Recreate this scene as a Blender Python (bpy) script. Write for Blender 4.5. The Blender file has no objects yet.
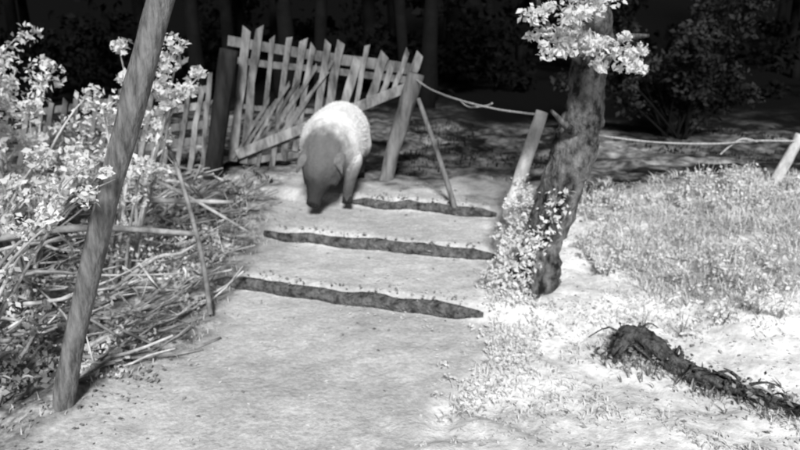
import bpy, math, random
import numpy as np
from mathutils import Vector, Matrix, noise
random.seed(7); rng=np.random.default_rng(7)
scene=bpy.context.scene
def U(a,b): return random.uniform(a,b)
def ss(a,b,x):
    t=max(0,min(1,(x-a)/(b-a))); return t*t*(3-2*t)
def nz(x,y,z=0,s=1): return noise.noise(Vector((x*s,y*s,z*s)))

# ---------------- materials (infra-red night camera: everything neutral grey) -------------
def mat(name, lo, hi, scale=6, detail=6, rough=.9, bump=.3, stretch=(1,1,1), island=0.0, transl=0.0, p0=.35, p1=.65, bdist=.02, coord='Object'):
    m=bpy.data.materials.new(name); m.use_nodes=True; nt=m.node_tree; N=nt.nodes; L=nt.links
    b=N['Principled BSDF']; b.inputs['Roughness'].default_value=rough
    b.inputs['Specular IOR Level'].default_value=.2
    tc=N.new('ShaderNodeTexCoord'); mp=N.new('ShaderNodeMapping'); mp.inputs['Scale'].default_value=stretch
    L.new(tc.outputs[coord],mp.inputs[0])
    n=N.new('ShaderNodeTexNoise'); n.inputs['Scale'].default_value=scale; n.inputs['Detail'].default_value=detail
    n.inputs['Roughness'].default_value=.65
    L.new(mp.outputs[0],n.inputs['Vector'])
    mr=N.new('ShaderNodeMapRange'); mr.inputs[1].default_value=p0; mr.inputs[2].default_value=p1
    mr.inputs[3].default_value=lo; mr.inputs[4].default_value=hi
    L.new(n.outputs['Fac'],mr.inputs[0]); out=mr.outputs[0]
    if island>0:
        g=N.new('ShaderNodeNewGeometry'); mi=N.new('ShaderNodeMapRange')
        mi.inputs[3].default_value=1-island; mi.inputs[4].default_value=1.0
        L.new(g.outputs['Random Per Island'],mi.inputs[0])
        mu=N.new('ShaderNodeMath'); mu.operation='MULTIPLY'; L.new(out,mu.inputs[0]); L.new(mi.outputs[0],mu.inputs[1]); out=mu.outputs[0]
    L.new(out,b.inputs['Base Color'])
    if bump>0:
        bp=N.new('ShaderNodeBump'); bp.inputs['Strength'].default_value=bump; bp.inputs['Distance'].default_value=bdist
        n2=N.new('ShaderNodeTexNoise'); n2.inputs['Scale'].default_value=scale*2.5; n2.inputs['Detail'].default_value=6
        L.new(mp.outputs[0],n2.inputs['Vector']); L.new(n2.outputs['Fac'],bp.inputs['Height']); L.new(bp.outputs[0],b.inputs['Normal'])
    if transl>0:
        t=N.new('ShaderNodeBsdfTranslucent'); L.new(out,t.inputs['Color']); mx=N.new('ShaderNodeMixShader'); mx.inputs[0].default_value=transl
        L.new(b.outputs[0],mx.inputs[1]); L.new(t.outputs[0],mx.inputs[2]); L.new(mx.outputs[0],N['Material Output'].inputs[0])
    return m
M_bark=mat('bark',.012,.26,scale=9,stretch=(1,1,.5),bump=1,bdist=.06,p0=.38,p1=.68)
M_post=mat('weathered_post',.07,.24,scale=18,stretch=(1.5,1.5,.3),bump=.6)
M_gpost=mat('gate_post_wood',.06,.24,scale=9,stretch=(1.3,1.3,.25),bump=.8)
M_dark=mat('dark_wood',.008,.03,scale=10,stretch=(1,1,.2),bump=.5)
M_pale=mat('pale_wood',.3,.75,scale=8,stretch=(1,1,.5),bump=.5)
M_slat=mat('slat_wood',.08,.40,scale=9,stretch=(1,1,.3),bump=.4,island=.6)
M_log=mat('step_log',.025,.22,scale=14,bump=1,bdist=.05)
M_fl=mat('rotten_bark',.008,.16,scale=16,bump=1,bdist=.05)
M_stick=mat('stick',.3,.92,scale=7,bump=.4,island=.7)
M_leaf=mat('leaf_bright',.85,.97,scale=3,bump=0,island=.28,transl=.38)
M_leafm=mat('leaf_mid',.2,.6,scale=3,bump=0,island=.6,transl=.3)
M_leafg=mat('leaf_falloff_grey',.006,.085,scale=1.2,bump=0,island=.5,transl=.2,p0=.42,p1=.68)  # background leaves dimmed in colour, standing in for light falloff
M_leafd=mat('leaf_falloff_dark',.001,.006,scale=.7,bump=0,island=.6,transl=.15,p0=.45)  # near-black leaves: the infra-red light's fade with distance painted in
M_grass=mat('dry_grass',.7,.97,scale=2.5,bump=0,island=.35,transl=.35)
M_rope=mat('rope',.3,.55,scale=30,bump=.4)
M_trunkd=mat('far_bark_falloff',.001,.005,scale=4,bump=.3)  # bark blackened in colour where the infra-red light would not reach

# ---------------- mesh builder -------------------
class MB:
    def __init__(s): s.v=[];s.f=[];s.m=[]
    def add(s,v,f,mi=0):
        o=len(s.v); s.v+= [tuple(p) for p in v]; s.f+=[tuple(i+o for i in q) for q in f]; s.m+=[mi]*len(f)
    def tube(s,pts,rad,seg=8,mi=0,sub=4,wob=0.0,fs=6.0):
        P=[Vector(p) for p in pts]
        if not hasattr(rad,'__len__'): rad=[rad]*len(P)
        Q=[];R=[]
        n=len(P)
        for i in range(n-1):
            a=P[max(i-1,0)];b=P[i];c=P[i+1];d=P[min(i+2,n-1)]
            for k in range(sub):
                t=k/sub
                Q.append(.5*((2*b)+(c-a)*t+(2*a-5*b+4*c-d)*t*t+(3*b-a-3*c+d)*t**3)); R.append(rad[i]*(1-t)+rad[i+1]*t)
        Q.append(P[-1]);R.append(rad[-1])
        up=None; V=[];F=[]
        off=U(0,100)
        for i,q in enumerate(Q):
            T=(Q[min(i+1,len(Q)-1)]-Q[max(i-1,0)]).normalized()
            if up is None: up=T.orthogonal().normalized()
            up=(up-T*up.dot(T)).normalized(); sd=T.cross(up)
            for k in range(seg):
                a=2*math.pi*k/seg; r=R[i]
                d=up*math.cos(a)+sd*math.sin(a)
                if wob: r*=1+wob*noise.noise((q*fs)*.5+d*1.3+Vector((off,0,0)))+wob*.5*noise.noise((q+d*.1)*fs*3)
                V.append(q+d*r)
        for i in range(len(Q)-1):
            for k in range(seg):
                k2=(k+1)%seg; F.append((i*seg+k,i*seg+k2,(i+1)*seg+k2,(i+1)*seg+k))
        F.append(tuple(range(seg-1,-1,-1))); b=(len(Q)-1)*seg; F.append(tuple(b+k for k in range(seg)))
        s.add(V,F,mi)
    def board(s,p0,p1,w,t,face,mi=0):
        p0=Vector(p0);p1=Vector(p1);T=(p1-p0).normalized();face=Vector(face);face=(face-T*face.dot(T)).normalized();sd=T.cross(face)
        V=[]
        NS=6
        off=U(0,50)
        for i in range(NS):
            q=p0.lerp(p1,i/(NS-1)); q=q+face*(.015*noise.noise(Vector((off,i*.6,0))))+sd*(.03*noise.noise(Vector((off,i*.5,9))))
            ww=w*(1+.3*noise.noise(Vector((off,i*1.3,4))))
            for a,b in((-1,-1),(1,-1),(1,1),(-1,1)): V.append(q+sd*a*ww/2+face*b*t/2)
        e=(NS-1)*4; j=U(-.04,.04)
        V[e]+=T*j;V[e+3]+=T*j;V[e+1]-=T*j;V[e+2]-=T*j
        F=[(0,3,2,1),(e,e+1,e+2,e+3)]
        for i in range(NS-1):
            for k in range(4): F.append((i*4+k,i*4+(k+1)%4,(i+1)*4+(k+1)%4,(i+1)*4+k))
        s.add(V,F,mi)
    def leaves(s,C,size,mi=0,flat=0.0,asp=.6,bias=.9):
        # leaf blades lean towards the open side (up and outwards), with random scatter
        C=np.asarray(C,float); n=len(C)
        if n==0:return
        sz=size*rng.uniform(.5,1.4,(n,1))
        nn=rng.normal(size=(n,3)); nn/=np.linalg.norm(nn,axis=1,keepdims=True)
        nn=nn*(1-.8*flat)+np.array([0,-.45*(1-flat),.9])*(bias+flat); nn/=np.linalg.norm(nn,axis=1,keepdims=True)+1e-9
        r=rng.normal(size=(n,3)); d=r-nn*np.sum(r*nn,1,keepdims=True); d/=np.linalg.norm(d,axis=1,keepdims=True)+1e-9
        w=np.cross(nn,d)
        a=C-d*sz*.5; b=C+w*sz*asp*.5+nn*sz*.12; c=C+d*sz*.5; e=C-w*sz*asp*.5+nn*sz*.12
        V=np.stack([a,b,c,e],1).reshape(-1,3)
        o=len(s.v); s.v+=list(map(tuple,V)); 
        for i in range(n):
            k=o+4*i; s.f.append((k,k+2,k+1)); s.f.append((k,k+3,k+2)); s.m+= [mi,mi]
    def blades(s,B,hgt,wid,mi=0,bend=.6):
        for (x,y,z) in B:
            H=hgt*U(.4,1.3); a=U(0,6.283); dx,dy=math.cos(a),math.sin(a); w=wid*U(.6,1.4)/2; bn=bend*U(.2,1.3)*H
            px,py=-dy*w,dx*w; V=[]
            for t,k in((0,1),(.5,.8)):
                cx=x+dx*bn*t*t; cy=y+dy*bn*t*t; V+= [(cx-px*k,cy-py*k,z+H*t),(cx+px*k,cy+py*k,z+H*t)]
            V.append((x+dx*bn,y+dy*bn,z+H*(1-.25*bn/H)))
            s.add(V,[(0,1,3,2),(2,3,4)],mi)
    def obj(s,name,mats,smooth=True,bevel=0):
        me=bpy.data.meshes.new(name); me.from_pydata(s.v,[],s.f)
        for m in mats: me.materials.append(m)
        me.polygons.foreach_set('material_index',s.m)
        if smooth: me.polygons.foreach_set('use_smooth',[True]*len(s.f))
        me.update(); o=bpy.data.objects.new(name,me); scene.collection.objects.link(o)
        if bevel:
            b=o.modifiers.new('b','BEVEL'); b.width=bevel; b.segments=2; b.limit_method='ANGLE'
        return o

# ---------------- ground -----------------
def right_edge(y): return .02+.62*ss(3.2,4.8,y)+.25*ss(4.8,7,y)
def left_edge(y): return -2.15+.7*ss(3.4,4.7,y)+.1*ss(5,7,y)
def yb(x): return 7.9+.6*ss(0,-2,x)-.8*ss(.9,2.0,x)     # forest floor starts here, its colour darkened to paint in infra-red light falloff
def h(x,y):
    s=y+.3*(x+.4)
    st=.12*sum(ss(q-.06,q+.03,s) for q in(5.32,6.33,7.33))
    li=.12*max(0,min(3,s-4.8))
    m=ss(-1.9,-1.5,x)*(1-ss(.9,1.3,x))
    z=li*(1-m)+st*m
    z+=.22*ss(1.4,3.4,x)*ss(3.5,6,y)*(1-ss(7,10,y))
    onp=ss(left_edge(y)-.2,left_edge(y)+.1,x)*(1-ss(right_edge(y)-.1,right_edge(y)+.2,x))*(1-ss(7.8,8.6,y))
    z+=(.020+.05*(1-onp))*nz(x,y,0,1.7)+(.011+.025*(1-onp))*nz(x,y,3,6)+.006*nz(x,y,7,12)
    d=max(0,y-9); z+=.25*nz(x,y,9,.25)*min(1,d/6)
    z+=16*ss(24,75,y)
    return z
def axis(lo,hi,flo,fhi,step):
    a=list(np.arange(flo,fhi,step)); s=step
    x=fhi; 
    while x<hi: a.append(x); s*=1.18; x+=s
    a.append(hi); s=step; x=flo-step
    while x>lo: a.insert(0,x); s*=1.18; x-=s
    a.insert(0,lo); return a
xs=axis(-160,160,-5,5.5,.05); ys=axis(-60,220,2.6,10.5,.04)
V=[];col=[]
for y in ys:
    for x in xs:
        V.append((x,y,h(x,y)))
        e=.12*nz(x,y,1,2.5)+.08*nz(x,y,5,7)
        far=ss(-.5,.5,y-yb(x)+e*5)
        lp=ss(left_edge(y)-.1,left_edge(y)+.14,x+e*1.3); rp=ss(right_edge(y)-.15,right_edge(y)+.15,x+e)
        path=lp*(1-rp)*(1-far); right=rp*(1-far)
        far_falloff=ss(yb(x)+2.2,yb(x)+6,y+2*nz(x,y,3,.6))  # painted fade to black with distance, as the light falls off
        col+= [path,right,far,far_falloff]
nx=len(xs); F=[(j*nx+i,j*nx+i+1,(j+1)*nx+i+1,(j+1)*nx+i) for j in range(len(ys)-1) for i in range(nx-1)]
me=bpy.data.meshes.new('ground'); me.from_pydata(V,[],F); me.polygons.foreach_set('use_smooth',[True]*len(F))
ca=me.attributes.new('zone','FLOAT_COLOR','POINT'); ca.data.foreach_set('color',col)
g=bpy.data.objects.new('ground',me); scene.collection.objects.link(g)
m=bpy.data.materials.new('soil'); m.use_nodes=True; nt=m.node_tree;N=nt.nodes;L=nt.links;b=N['Principled BSDF'];b.inputs['Roughness'].default_value=.95;b.inputs['Specular IOR Level'].default_value=.1
at=N.new('ShaderNodeAttribute');at.attribute_name='zone';sp=N.new('ShaderNodeSeparateColor');L.new(at.outputs['Color'],sp.inputs[0])
tc=N.new('ShaderNodeTexCoord')
def noi(sc,lo,hi,p0=.35,p1=.65,det=6,ro=.6):
    n=N.new('ShaderNodeTexNoise');n.inputs['Scale'].default_value=sc;n.inputs['Detail'].default_value=det;n.inputs['Roughness'].default_value=ro;L.new(tc.outputs['Object'],n.inputs['Vector'])
    r=N.new('ShaderNodeMapRange');r.inputs[1].default_value=p0;r.inputs[2].default_value=p1;r.inputs[3].default_value=lo;r.inputs[4].default_value=hi;L.new(n.outputs['Fac'],r.inputs[0]);return r.outputs[0]
def mth(op,a,c):
    n=N.new('ShaderNodeMath');n.operation=op
    for i,q in enumerate((a,c)):
        if isinstance(q,(int,float)): n.inputs[i].default_value=q
        else: L.new(q,n.inputs[i])
    return n.outputs[0]
def mixv(f,a,c):
    n=N.new('ShaderNodeMix');n.data_type='FLOAT';L.new(f,n.inputs[0])
    for i,q in((2,a),(3,c)):
        if isinstance(q,(int,float)): n.inputs[i].default_value=q
        else: L.new(q,n.inputs[i])
    return n.outputs[0]
pathv=mth('MULTIPLY',mth('MULTIPLY',noi(1.1,.48,.66),noi(6,.84,1.06)),noi(36,.8,1.1))
rightv=mth('MULTIPLY',noi(2.2,.66,.97),noi(14,.72,1.02))
leftv=mth('MULTIPLY',noi(4,.1,.55),noi(20,.4,1.2))
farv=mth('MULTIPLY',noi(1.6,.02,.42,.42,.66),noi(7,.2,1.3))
v=mixv(sp.outputs[0],leftv,pathv); v=mixv(sp.outputs[1],v,rightv); v=mixv(sp.outputs[2],v,mixv(at.outputs['Alpha'],farv,.0015))  # far ground takes light falloff from its colour, down to near black
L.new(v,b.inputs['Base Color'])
bp=N.new('ShaderNodeBump');bp.inputs['Strength'].default_value=.45;bp.inputs['Distance'].default_value=.03;L.new(noi(16,0,1,.2,.8),bp.inputs['Height']);L.new(bp.outputs[0],b.inputs['Normal'])
me.materials.append(m)

# ---------------- step logs ----------------
def log(x0,x1,q,r,name='step_log'):
    mb=MB(); pts=[]
    for i in range(11):
        t=i/10; x=x0+(x1-x0)*t; y=q-.3*(x+.4)-.03
        pts.append((x,y+U(-.02,.02),.5*(h(x,y-.10)+h(x,y+.12))-.012+U(-.008,.008)))
    mb.tube(pts,[r*.45]+[r*U(.85,1.1) for _ in range(9)]+[r*.45],seg=18,sub=6,wob=.26,fs=9); return mb.obj(name,[M_log])
log(-1.6,.66,5.32,.060); log(-1.36,.9,6.33,.056); log(-.52,1.0,7.33,.05)

# ---------------- leaning posts -------------
def post(pts,rad,name,mt,wob=.14,seg=14):
    mb=MB(); mb.tube(pts,rad,seg=seg,sub=8,wob=wob); return mb.obj(name,[mt])
post([(-2.12,3.70,-.2),(-2.0,3.72,.3),(-1.66,3.76,1.3),(-1.19,3.8,2.55),(-.95,3.84,3.3)],[.064,.060,.062,.068,.068],'leaning_pole',M_post,wob=.2,seg=20)
post([(-2.32,8.25,.2),(-2.2,8.25,.8),(-1.98,8.27,1.85)],[.11,.1,.11],'gate_post',M_dark)
post([(-.20,8.05,.2),(-.08,8.06,.7),(.18,8.07,1.6)],[.1,.085,.095],'gate_post',M_gpost,wob=.22)
post([(.63,6.94,.15),(.42,7.1,.8),(.19,7.3,1.42)],[.03,.028,.022],'leaning_stake',M_gpost,seg=8)
post([(.86,5.98,0),(1.0,6.05,.6),(1.27,6.2,1.45)],[.065,.06,.055],'fence_post',M_pale)
post([(3.84,7.04,.2),(3.93,7.04,.6),(4.12,7.06,1.08)],[.065,.06,.055],'fence_post',M_pale)

# ---------------- gate -----------------
gt=MB()
A=Vector((-2.0,8.6,0));B=Vector((.2,8.9,0)); face=Vector((.135,-.99,0))
def gp(t,z,off=0): 
    q=A.lerp(B,t); return Vector((q.x,q.y,z))+face*off
top=lambda t:1.93-.37*t
gt.board(gp(-.03,top(0)),gp(1.01,top(1)),.12,.035,face)
gt.board(gp(0,1.70),gp(1.02,1.42),.085,.03,face)
gt.board(gp(-.02,.55,.075),gp(1.0,1.40,.075),.12,.04,face)
gt.board(gp(0,.45),gp(.7,.58),.08,.03,face)
gt.board(gp(.0,1.15),gp(.5,1.05),.06,.03,face)
for i in range(14):
    t=.05+i*.073; tp=top(t)+U(.08,.24); bt=.45+.85*ss(.22,.95,t)+U(-.08,.08)
    if i in(8,11): tp-=.12
    le=U(-.02,.02); ln=.055*(tp-bt)+U(-.012,.012)
    gt.board(gp(t-.03+le-ln,bt,.036),gp(t+.02+le,tp,.036),U(.06,.115),.02,face)
for i in range(8):
    gt.board(gp(-.05+i*.045,.5+i*.05,.058),gp(.16+i*.055+U(-.02,.02),1.25+i*.06+U(-.1,.1),.058),.04,.015,face)
gt.obj('wooden_gate',[M_slat],smooth=False,bevel=.004)
fp=MB(); A2=Vector((-4.6,8.3,0));B2=Vector((-2.3,8.5,0));f2=Vector((.1,-1,0)).normalized()
for k,z in enumerate((.55,.75,.97,1.17)):
    fp.board(A2+Vector((0,0,z-.1)),B2+Vector((0,0,z+.22)),.085,.025,f2)
for i in range(15):
    q=A2.lerp(B2,.03+i*.068)+f2*.03
    fp.board(q+Vector((-.16,0,.3)),q+Vector((.1+U(-.06,.06),0,1.1+i*.02+U(0,.2))),.06,.02,f2)
fp.obj('slatted_fence',[M_slat],smooth=False,bevel=.004)

# ---------------- rope wires ------------------
def wire(pts,r,name,ex=None):
    mb=MB(); mb.tube(pts,r,seg=6,sub=8,wob=.3,fs=20); 
    if ex: 
        for e in ex: mb.tube(e,r,seg=6,sub=6)
    mb.obj(name,[M_rope])
wire([(.16,8.05,1.55),(.35,7.7,1.46),(.62,7.15,1.42),(.95,6.65,1.40),(1.26,6.2,1.42)],.010,'fence_rope',
     [[(.62,7.15,1.42),(.7,7.05,1.37),(.85,6.9,1.40),(.9,6.8,1.44)]])
wire([(1.42,5.45,1.42),(1.75,5.8,1.3),(2.4,6.3,1.15),(3.1,6.7,1.06),(3.6,6.95,1.04),(4.1,7.03,1.02)],.009,'fence_rope',
     [[(3.6,6.9,1.04),(3.42,6.85,1.08),(3.3,6.85,1.0),(3.22,6.85,.92)]])

# ---------------- tree by the path --------------
def cloud(c,rad,n):
    c=np.array(c);q=rng.normal(size=(n,3));q/=np.linalg.norm(q,axis=1,keepdims=True);q*=rng.uniform(0,1,(n,1))**.45;return c+q*np.array(rad)
def clumps(c,rad,k,n,cr):
    out=[]
    for p in cloud(c,rad,k):
        s=U(.5,1.4)*cr; out.append(cloud(p,(s,s,s*.7),int(n*U(.5,1.4))))
    return np.concatenate(out)
tr=MB()
tr.tube([(1.02,5.3,-.1),(1.08,5.32,.12),(1.17,5.36,.5),(1.27,5.38,.9),(1.38,5.4,1.3),(1.44,5.4,1.7),(1.46,5.4,2.1),(1.42,5.38,2.6),(1.5,5.45,3.4),(1.45,5.5,4.4)],
        [.24,.19,.165,.165,.155,.145,.13,.12,.1,.07],seg=36,sub=12,wob=.36,fs=6)
def limb(p,r,n=2): 
    tr.tube(p,[r*(1-.75*i/(len(p)-1)) for i in range(len(p))],seg=8,sub=5,wob=.15)
limbs=[[(1.42,5.38,1.85),(1.25,5.2,2.05),(1.05,5.05,2.2),(.9,5.0,2.5)],
       [(1.45,5.38,2.0),(1.62,5.2,2.13),(1.75,5.05,2.16)],
       [(1.42,5.38,2.5),(1.1,5.3,2.9),(.6,5.2,3.3)],[(1.45,5.4,2.7),(1.9,5.5,3.1),(2.5,5.6,3.4)],[(1.48,5.45,3.3),(1.3,5.9,3.8),(1,6.2,4.2)],
       [(1.38,5.35,1.4),(1.25,5.2,1.5),(1.12,5.15,1.62)]]
for l in limbs: limb(l,.045)
tr.leaves(clumps((1.34,5.0,2.13),(.44,.22,.14),30,46,.08),.048,1,bias=.6)
tr.leaves(clumps((1.18,4.98,2.34),(.40,.25,.18),18,44,.09),.048,1,bias=.6)
tr.leaves(clumps((1.60,4.95,1.98),(.24,.18,.12),14,36,.07),.043,1,bias=.6)
tr.leaves(clumps((1.4,5.5,3.6),(1.3,1.2,.9),60,60,.22),.07,1)
for t in range(12):
    z=.03+t*.085; tr.leaves(cloud((.86+.03*t+U(-.05,.05),5.12,z),(.16,.1,.08),60 if t<8 else 20),.046,1)
tr.obj('tree',[M_bark,M_leaf])

# ---------------- shrubs -----------------------
def shrub(name,base,tips,leafsize,mi_mat,cl=.1,per=26,every=5,stem=None):
    mb=MB()
    for tp in tips:
        b=Vector(base)+Vector((U(-.15,.15),U(-.15,.15),0)); b.z=h(b.x,b.y)-.05; t=Vector(tp)
        mid=b.lerp(t,.55)+Vector((U(-.1,.1),U(-.1,.1),.25*(t-b).length*.5))
        pts=[b,b.lerp(mid,.5)+Vector((0,0,.05)),mid,mid.lerp(t,.6)+Vector((0,0,.05)),t]
        mb.tube(pts,[.018,.015,.011,.008,.004],seg=6,sub=4,wob=.1)
        for k in range(every):
            f=.38+.62*k/(every-1); i=f*4; j=min(3,int(i)); q=pts[j].lerp(pts[j+1],i-j)
            s=cl*U(.6,1.3); mb.leaves(cloud(q+Vector((U(-.08,.08),U(-.08,.08),U(-.03,.06))),(s,s,s*.75),int(per*U(.5,1.4))),leafsize,1,bias=.55)
    return mb.obj(name,[stem or M_stick,mi_mat])
shrub('shrub',(-3.2,5.4,0),[(U(-4.1,-2.5),U(4.9,6.0),U(1.0,2.15)) for _ in range(30)],.056,M_leaf,cl=.13,per=62)
shrub('shrub',(-2.5,5.7,0),[(-1.95,5.5,1.95),(-1.65,5.4,2.05),(-1.55,5.5,1.85),(-2.1,5.6,1.75),(-1.75,5.5,1.7),(-2.3,5.4,1.6),(-2.0,5.3,1.15),(-2.2,5.6,2.0),(-1.8,5.5,1.95)],.054,M_leaf,cl=.11,per=55,every=4)
shrub('shrub',(-3.3,4.3,0),[(U(-3.3,-2.3),U(4.0,4.6),U(.7,1.5)) for _ in range(11)],.05,M_leaf,cl=.11,per=60)
shrub('shrub',(-2.7,3.5,0),[(-1.66,3.55,1.42),(-1.5,3.55,1.5),(-1.78,3.5,1.3),(-1.6,3.5,1.6)],.042,M_leaf,cl=.07,per=42,every=4)
shrub('shrub',(-4.6,6.6,0),[(U(-5.4,-3.2),U(6.2,7.4),U(1.2,2.5)) for _ in range(20)],.065,M_leaf,cl=.16,per=55)
shrub('shrub',(-2.6,3.85,0),[(U(-2.9,-2.2),U(3.7,4.3),U(.12,.5)) for _ in range(10)],.05,M_leafm,cl=.08)
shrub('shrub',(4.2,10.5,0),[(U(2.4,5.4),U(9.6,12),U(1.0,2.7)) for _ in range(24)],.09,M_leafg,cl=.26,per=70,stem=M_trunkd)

# ---------------- brush pile --------------------
bpile=MB()
def pileh(x,y):
    a=1-ss(-2.7,-1.4,x); return .5*a*ss(3.9,5.2,y)*(1-ss(7.2,8.2,y))
for i in range(420):
    x=U(-4.6,-1.6);y=U(4.2,7.6)
    z=h(x,y)+pileh(x,y)*U(.1,1.1)
    a=random.choice([U(-.5,.5),U(-1.5,1.5),U(-1.5,1.5),U(.3,1.1)]); Ln=U(.3,1.3); r=U(.005,.018)*(1 if random.random()<.85 else 1.8)
    tl=U(-.25,.5)
    d=Vector((math.cos(a)*math.cos(tl),math.sin(a)*math.cos(tl),math.sin(tl)))*Ln/2; c=Vector((x,y,z))
    k=Vector((U(-.08,.08),U(-.08,.08),U(-.02,.10)))
    p=[c-d,c-d*.3+k,c+d*.35-k*.5,c+d]
    if max(p[0].x,p[3].x)>-1.3: continue
    p=[Vector((q.x,q.y,max(q.z,h(q.x,q.y)+r*.6))) for q in p]
    bpile.tube(p,[r,r*.9,r*.75,r*.45],seg=6,sub=3,wob=.25)
    for _ in range(2):
        if random.random()<.4: bpile.tube([p[2],p[2]+Vector((U(-.25,.25),U(-.25,.25),U(.0,.25)))],[r*.5,r*.2],seg=5,sub=2)
bpile.tube([(-1.5,5.0,.03),(-1.62,5.3,.45),(-1.9,5.8,1.0),(-2.15,6.2,1.25)],[.022,.02,.018,.012],seg=7,sub=5,wob=.1)
bpile.tube([(-3.6,5.1,.55),(-2.6,5.3,.65),(-1.75,5.6,.5)],[.03,.03,.022],seg=7,sub=5,wob=.2)
bpile.tube([(-3.8,5.9,.8),(-2.7,6.0,.7),(-1.6,6.4,.55)],[.035,.03,.02],seg=7,sub=5,wob=.2)
bpile.tube([(-2.9,6.4,1.0),(-2.2,6.3,.75),(-1.4,6.2,.3)],[.02,.02,.012],seg=7,sub=5,wob=.2)
C=[];C2=[]
for i in range(10000):
    x=U(-4.4,-1.6);y=U(4.0,7.6)
    if nz(x,y,6,1.8)<-.04: continue
    (C if nz(x,y,2,1.5)<-.08 else C2).append((x,y,h(x,y)+pileh(x,y)*U(.1,1.2)+.03))
bpile.leaves(C,.04,1,bias=.3); bpile.leaves(C2,.042,2,bias=.4)
bpile.obj('brush_pile',[M_stick,M_leafm,M_leaf])

# ---------------- grass and litter -------------
gr=MB(); B=[]
for i in range(36000):
    x=U(.3,5.6);y=U(3.0,8.0)
    if x<right_edge(y)+.12 or y>yb(x)+.1+.8*nz(x,y,1,3): continue
    d=nz(x,y,2,1.1)+.5*nz(x,y,8,4)
    tall=ss(1.6,2.4,x)*ss(4.6,5.2,y)
    if d< .05-.3*tall: continue
    B.append((x,y,h(x,y)-.01,tall))
gr.blades([b[:3] for b in B if b[3]<.4],.05,.010,bend=1)
gr.blades([b[:3] for b in B if b[3]>=.4 and b[1]<6.4],.17,.012,bend=1.6)
gr.blades([b[:3] for b in B if b[3]>=.4 and b[1]>=6.4],.09,.012,bend=1.6)
Bc=[(right_edge(y)+abs(random.gauss(0,.16))+.08,y) for y in np.arange(3.6,6.6,.0035)]
gr.blades([(x,y,h(x,y)-.01) for x,y in Bc],.08,.012,bend=1)
gr.blades([(x,y,h(x,y)-.01) for x,y in [(random.gauss(left_edge(yy)-.1,.1),yy) for yy in np.arange(3.4,7,.012)]],.06,.01)
gr.obj('grass',[M_grass])
wd=MB()
for i in range(330):
    x=U(1.65,5.0);y=U(4.55,6.9)
    w_=nz(x,y,11,1.1)
    if w_<-.1: continue
    s=U(.04,.11)+.14*max(0,w_)-.03*ss(6.2,6.6,y)
    for k in range(3): wd.tube([(x,y,h(x,y)-.02),(x+U(-.1,.1),y+U(-.1,.1),h(x,y)+.06+1.5*s)],[.005,.002],seg=4,sub=2,mi=1)
    wd.leaves(cloud((x,y,h(x,y)+.04+s*.7),(s*1.2,s*1.2,s*.8),int(24+300*s)),.034,0,bias=.8)
for i in range(150):
    t=U(0,1); x=.96+.12*t+random.gauss(0,.08)-.12*(1-t); y=5.72+random.gauss(0,.1)-.5*(1-t); z=h(x,y)+.7*t
    s=U(.04,.1); wd.leaves(cloud((x,y,z),(s,s,s),30),.036,0,bias=.8)
for i in range(130):
    y=U(3.8,5.4); x=right_edge(y)+.25+random.gauss(0,.14); s=U(.03,.08); wd.leaves(cloud((x,y,h(x,y)+.03),(s,s,s*.6),14),.03,0)
wd.obj('weeds',[M_leaf,M_stick])
fg=MB(); fg.blades([(x,y,h(x,y)-.01) for x,y in [(U(-6,9),U(8.0,12)) for _ in range(8000)] if nz(x,y,4,.7)>.1],.08,.02); fg.obj('grass',[M_leafg])
ll=MB(); C=[]
for i in range(5000):
    x=U(.1,5.2);y=U(2.9,7.4)
    if x>right_edge(y)-.15: C.append((x,y,h(x,y)+.007))
for i in range(420):
    x=U(-2,.8);y=U(3,7.8); C.append((x,y,h(x,y)+.008))
ll.leaves(C,.026,0,flat=.9); 
C=[(x,y,h(x,y)+.012) for x,y in [(random.gauss(-.05,.25),random.gauss(5.2,.2)) for _ in range(50)]]
ll.leaves(C,.035,0,flat=.8)
C=[(x,y,h(x,y)+.02) for x,y in [(U(-4.5,-1.6),U(3,7.8)) for _ in range(2200)]]
C+=[(x,y,h(x,y)+.012) for x,y in [(U(.3,4),U(3,7)) for _ in range(200)] if x>right_edge(y)+.1]
C+=[(x,y,h(x,y)+.008) for x,y in [(U(-1.9,.8),U(3,7.8)) for _ in range(90)]]
ll.leaves(C,.032,1,flat=.7)
C=[]
for q,x0,x1 in((5.32,-1.4,.6),(6.33,-1.2,.85),(7.33,-.4,.95)):
    for i in range(60):
        x=U(x0,x1); y=q-.3*(x+.4)+random.gauss(0,.05); C.append((x,y,h(x,y+.08)+U(.0,.03)))
ll.leaves(C,.035,1,flat=.5)
ll.obj('leaf_litter',[M_leaf,M_leafm])

# ---------------- fallen branch right --------------
fl=MB()
pl=[(1.46,4.28),(1.64,4.38),(1.84,4.14),(2.1,3.95),(2.35,3.68),(2.75,3.4)]
def flp(k):
    j=min(4,int(k));t=k-j;x=pl[j][0]*(1-t)+pl[j+1][0]*t;y=pl[j][1]*(1-t)+pl[j+1][1]*t; return x,y
fl.tube([(x,y,h(x,y)+z) for (x,y),z in zip(pl,(.02,.11,.06,.05,.04,.02))],[.035,.08,.06,.045,.035,.03],seg=20,sub=12,wob=.6,fs=10)
for i in range(34):
    x,y=flp(U(0,4.9)); a=U(0,6.28); z=h(x,y)+U(.03,.12); Ln=U(.1,.28)
    fl.tube([(x,y,z),(x+Ln*.5*math.cos(a),y+Ln*.5*math.sin(a),z+U(0,.08)),(x+Ln*math.cos(a),y+Ln*math.sin(a),max(h(x,y),z-U(0,.1)))],[.014,.008,.003],seg=6,sub=3,wob=.3)
C=[];C2=[];Bf=[]
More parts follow.
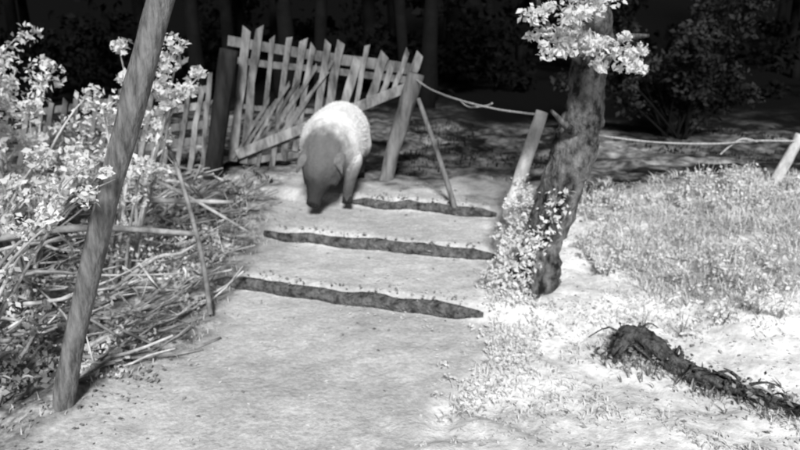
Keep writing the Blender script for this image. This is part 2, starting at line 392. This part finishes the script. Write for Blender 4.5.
for i in range(480):
    x,y=flp(U(0,4.99)); x+=random.gauss(0,.08);y+=random.gauss(0,.08)
    (C if i%3==0 else C2).append((x,y,h(x,y)+U(.02,.12)))
    Bf.append((x+random.gauss(0,.06),y+random.gauss(0,.06)-.06,h(x,y)-.01))
fl.leaves(C,.04,1); fl.leaves(C2,.036,2); fl.blades(Bf,.08,.012,mi=2,bend=1)
fl.obj('fallen_branch',[M_fl,M_fl,M_leafm])

# ---------------- distant trees ---------------------
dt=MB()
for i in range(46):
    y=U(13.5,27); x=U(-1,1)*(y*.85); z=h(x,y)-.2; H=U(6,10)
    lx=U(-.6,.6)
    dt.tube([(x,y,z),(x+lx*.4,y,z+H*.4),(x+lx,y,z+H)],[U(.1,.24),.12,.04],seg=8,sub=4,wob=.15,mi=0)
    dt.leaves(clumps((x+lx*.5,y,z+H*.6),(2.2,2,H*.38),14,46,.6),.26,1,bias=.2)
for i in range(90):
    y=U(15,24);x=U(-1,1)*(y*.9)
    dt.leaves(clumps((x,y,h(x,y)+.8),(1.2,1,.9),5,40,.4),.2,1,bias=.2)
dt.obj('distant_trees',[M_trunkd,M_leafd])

# ---------------- pig -----------------------
secs=[(-.72,.62,.07,.09),(-.67,.62,.18,.19),(-.57,.61,.27,.26),(-.40,.60,.33,.32),(-.2,.58,.35,.345),(.02,.57,.355,.355),(.20,.57,.35,.35),(.33,.55,.33,.33),
      (.43,.49,.285,.29),(.51,.41,.235,.24),(.58,.33,.195,.20),(.64,.25,.14,.15),(.69,.18,.10,.115),(.73,.12,.082,.09),(.76,.08,.076,.078),(.77,.07,.064,.062)]
pg=MB(); V=[];F=[];S=24
for i,(x,z,w,hh) in enumerate(secs):
    a=secs[max(i-1,0)];c=secs[min(i+1,len(secs)-1)]
    T=Vector((c[0]-a[0],0,c[1]-a[1])).normalized(); upv=Vector((-T.z,0,T.x))
    if x<.3: upv=Vector((0,0,1))
    yo=.0 if x<.4 else .10*(x-.4)/.37
    for k in range(S):
        t=2*math.pi*k/S; cy=math.cos(t);sz=math.sin(t)
        sh=1-.1*max(0,sz)**2
        V.append(Vector((x,-yo,z))+Vector((0,w*cy*sh,0))+upv*hh*sz)
for i in range(len(secs)-1):
    for k in range(S): F.append((i*S+k,i*S+(k+1)%S,(i+1)*S+(k+1)%S,(i+1)*S+k))
F.append(tuple(range(S-1,-1,-1)));F.append(tuple((len(secs)-1)*S+k for k in range(S)))
pg.add(V,F)
er=MB()
for sd,fx,hx in((1,.44,-.62),(-1,.20,-.38)):
    pg.tube([(.24,.17*sd,.52),(.28,.23*sd,.40),((.28+fx)/2,.225*sd,.24),(fx-.01,.21*sd,.09),(fx+.02,.21*sd,.0)],[.15,.13,.075,.055,.06],seg=14,sub=5)
    pg.tube([(-.44,.15*sd,.58),(hx*.3-.23,.22*sd,.42),(hx-.02,.20*sd,.24),(hx+.03,.19*sd,.10),(hx+.06,.19*sd,.0)],[.18,.14,.068,.05,.056],seg=14,sub=5)
    pg.tube([(.52,.14*sd-.03,.36),(.61,.12*sd-.05,.22)],[.10,.055],seg=12,sub=3)
    # brow ridge
    pg.tube([(.60,.05*sd-.05,.47),(.64,.13*sd-.05,.42)],[.05,.035],seg=10,sub=3)
    # lop ear: a folded leaf-shaped flap hung from the side of the poll
    base=Vector((.50,.13*sd-.03,.62)); tip=Vector((.70,.25*sd-.04,.38)); ax=tip-base; acr=ax.cross(Vector((0,0,1))).normalized(); nn_=acr.cross(ax).normalized()
    E=[];Fe=[];NS,NK=9,7
    for side in(1,-1):
        for i in range(NS):
            t=i/(NS-1); wd_=.085*math.sin(math.pi*min(1,(t*.93+.12)))**.7*(1-t**4*.7)
            for k in range(NK):
                u=k/(NK-1)*2-1; E.append(base+ax*t+acr*u*wd_+nn_*(.035*math.sin(math.pi*t)-.045*u*u*(1-.3*t)+side*.006))
    for sd2 in(0,1):
        o=sd2*NS*NK
        for i in range(NS-1):
            for k in range(NK-1):
                q=(o+i*NK+k,o+i*NK+k+1,o+(i+1)*NK+k+1,o+(i+1)*NK+k); Fe.append(q if sd2 else q[::-1])
    er.add(E,Fe)
pg.tube([(.745,-.095,.085),(.78,-.10,.05)],[.082,.078],seg=18,sub=2)
pg.tube([(-.68,0,.72),(-.78,.02,.70),(-.81,.05,.6),(-.78,.08,.5),(-.80,.03,.42)],[.03,.018,.015,.012,.018],seg=8,sub=5)
M_pig=bpy.data.materials.new('pig_hide');M_pig.use_nodes=True;nt=M_pig.node_tree;N=nt.nodes;L=nt.links;b=N['Principled BSDF'];b.inputs['Roughness'].default_value=.8;b.inputs['Specular IOR Level'].default_value=.15
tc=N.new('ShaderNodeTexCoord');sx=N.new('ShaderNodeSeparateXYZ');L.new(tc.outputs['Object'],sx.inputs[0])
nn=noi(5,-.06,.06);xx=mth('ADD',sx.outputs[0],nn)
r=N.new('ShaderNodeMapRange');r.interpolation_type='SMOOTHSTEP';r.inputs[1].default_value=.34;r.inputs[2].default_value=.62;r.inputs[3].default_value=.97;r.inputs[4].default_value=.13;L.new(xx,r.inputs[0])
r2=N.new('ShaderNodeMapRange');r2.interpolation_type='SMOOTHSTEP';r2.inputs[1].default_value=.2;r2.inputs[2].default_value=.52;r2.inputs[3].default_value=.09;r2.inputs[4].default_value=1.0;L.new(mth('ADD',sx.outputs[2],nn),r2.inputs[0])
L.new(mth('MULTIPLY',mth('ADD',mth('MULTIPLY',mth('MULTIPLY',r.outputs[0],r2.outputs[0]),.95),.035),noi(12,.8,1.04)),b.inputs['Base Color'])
bp=N.new('ShaderNodeBump');bp.inputs['Strength'].default_value=.6;bp.inputs['Distance'].default_value=.02;L.new(noi(34,0,1,.2,.8),bp.inputs['Height']);L.new(bp.outputs[0],b.inputs['Normal'])
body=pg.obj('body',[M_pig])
rm=body.modifiers.new('r','REMESH');rm.mode='VOXEL';rm.voxel_size=.016;rm.use_smooth_shade=True
sm=body.modifiers.new('s','SMOOTH');sm.factor=.5;sm.iterations=5
ears=er.obj('ears',[mat('ear_skin',.10,.22,scale=12,bump=.3)])
ex=MB()
for sd in(1,-1):
    ex.tube([(.635,.135*sd-.055,.36),(.66,.145*sd-.055,.35)],[.022,.012],seg=10,sub=2)
    ex.tube([(.785,.028*sd-.10,.06),(.797,.028*sd-.10,.048)],[.014,.01],seg=8,sub=2)
eyes=ex.obj('eyes_and_nostrils',[mat('pig_eye',.01,.015,bump=0,rough=.2)])
hf=MB()
for sd,fx,hx in((1,.46,-.56),(-1,.22,-.32)):
    for xx_,yy_ in((fx,.21),(hx,.19)):
        for o in(-.024,.024): hf.tube([(xx_+.0,yy_*sd+o,.055),(xx_+.035,yy_*sd+o,.0)],[.03,.034],seg=10,sub=2)
hoof=hf.obj('hooves',[M_dark])
pc=MB()
for i in range(5200):
    x=U(-.66,.50); j=0
    while secs[j+1][0]<x: j+=1
    t=(x-secs[j][0])/(secs[j+1][0]-secs[j][0]); z0,w0,h0=[secs[j][k]*(1-t)+secs[j+1][k]*t for k in(1,2,3)]
    a=U(-.5,math.pi+.5); c_,s_=math.cos(a),math.sin(a); q=Vector((x,w0*c_*(1-.1*max(0,s_)**2)*.985,z0+h0*s_*.985)); n_=Vector((0,c_,s_))
    e_=Vector((-1,U(-.4,.4),U(-.4,.4)-.2)).normalized(); Ln=U(.02,.05); sd_=n_.cross(e_).normalized()*.0025
    pc.add([q-sd_,q+sd_,q+e_*Ln+n_*U(.008,.022)],[(0,1,2)])
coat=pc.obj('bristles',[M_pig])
pig=bpy.data.objects.new('pig',None);scene.collection.objects.link(pig)
for o in(body,eyes,hoof,coat,ears): o.parent=pig
pig.location=(-.72,7.62,h(-.72,7.45)-.012); pig.rotation_euler=(0,math.radians(1),math.atan2(-.99,-.10)); pig.scale=(1.0,.98,1.02)

# ---------------- light ----------------------
el=math.radians(40); az=math.radians(177)  # bearing the light comes from (behind the camera)
sun=bpy.data.lights.new('sun','SUN');sun.energy=5;sun.angle=math.radians(12);sun.color=(1,1,1)
so=bpy.data.objects.new('sun',sun);scene.collection.objects.link(so)
d=Vector((math.sin(az)*math.cos(el),math.cos(az)*math.cos(el),math.sin(el)))
so.rotation_euler=d.to_track_quat('Z','Y').to_euler()
w=bpy.data.worlds.new('World');scene.world=w;w.use_nodes=True;nt=w.node_tree
sk=nt.nodes.new('ShaderNodeTexSky');sk.sky_type='NISHITA';sk.sun_disc=False;sk.sun_elevation=el;sk.sun_rotation=az
bw=nt.nodes.new('ShaderNodeRGBToBW');nt.links.new(sk.outputs[0],bw.inputs[0]);bg=nt.nodes['Background'];nt.links.new(bw.outputs[0],bg.inputs[0]);bg.inputs[1].default_value=.018

cam=bpy.data.cameras.new('camera');co=bpy.data.objects.new('camera',cam);scene.collection.objects.link(co)
co.location=(0,0,2.4);co.rotation_euler=(math.radians(72),0,0);cam.lens=31.2;cam.sensor_width=36;cam.clip_end=1000
cam.dof.use_dof=True;cam.dof.focus_distance=2.6;cam.dof.aperture_fstop=2.6
scene.camera=co
scene.view_settings.view_transform='Standard';scene.view_settings.look='None';scene.view_settings.exposure=0
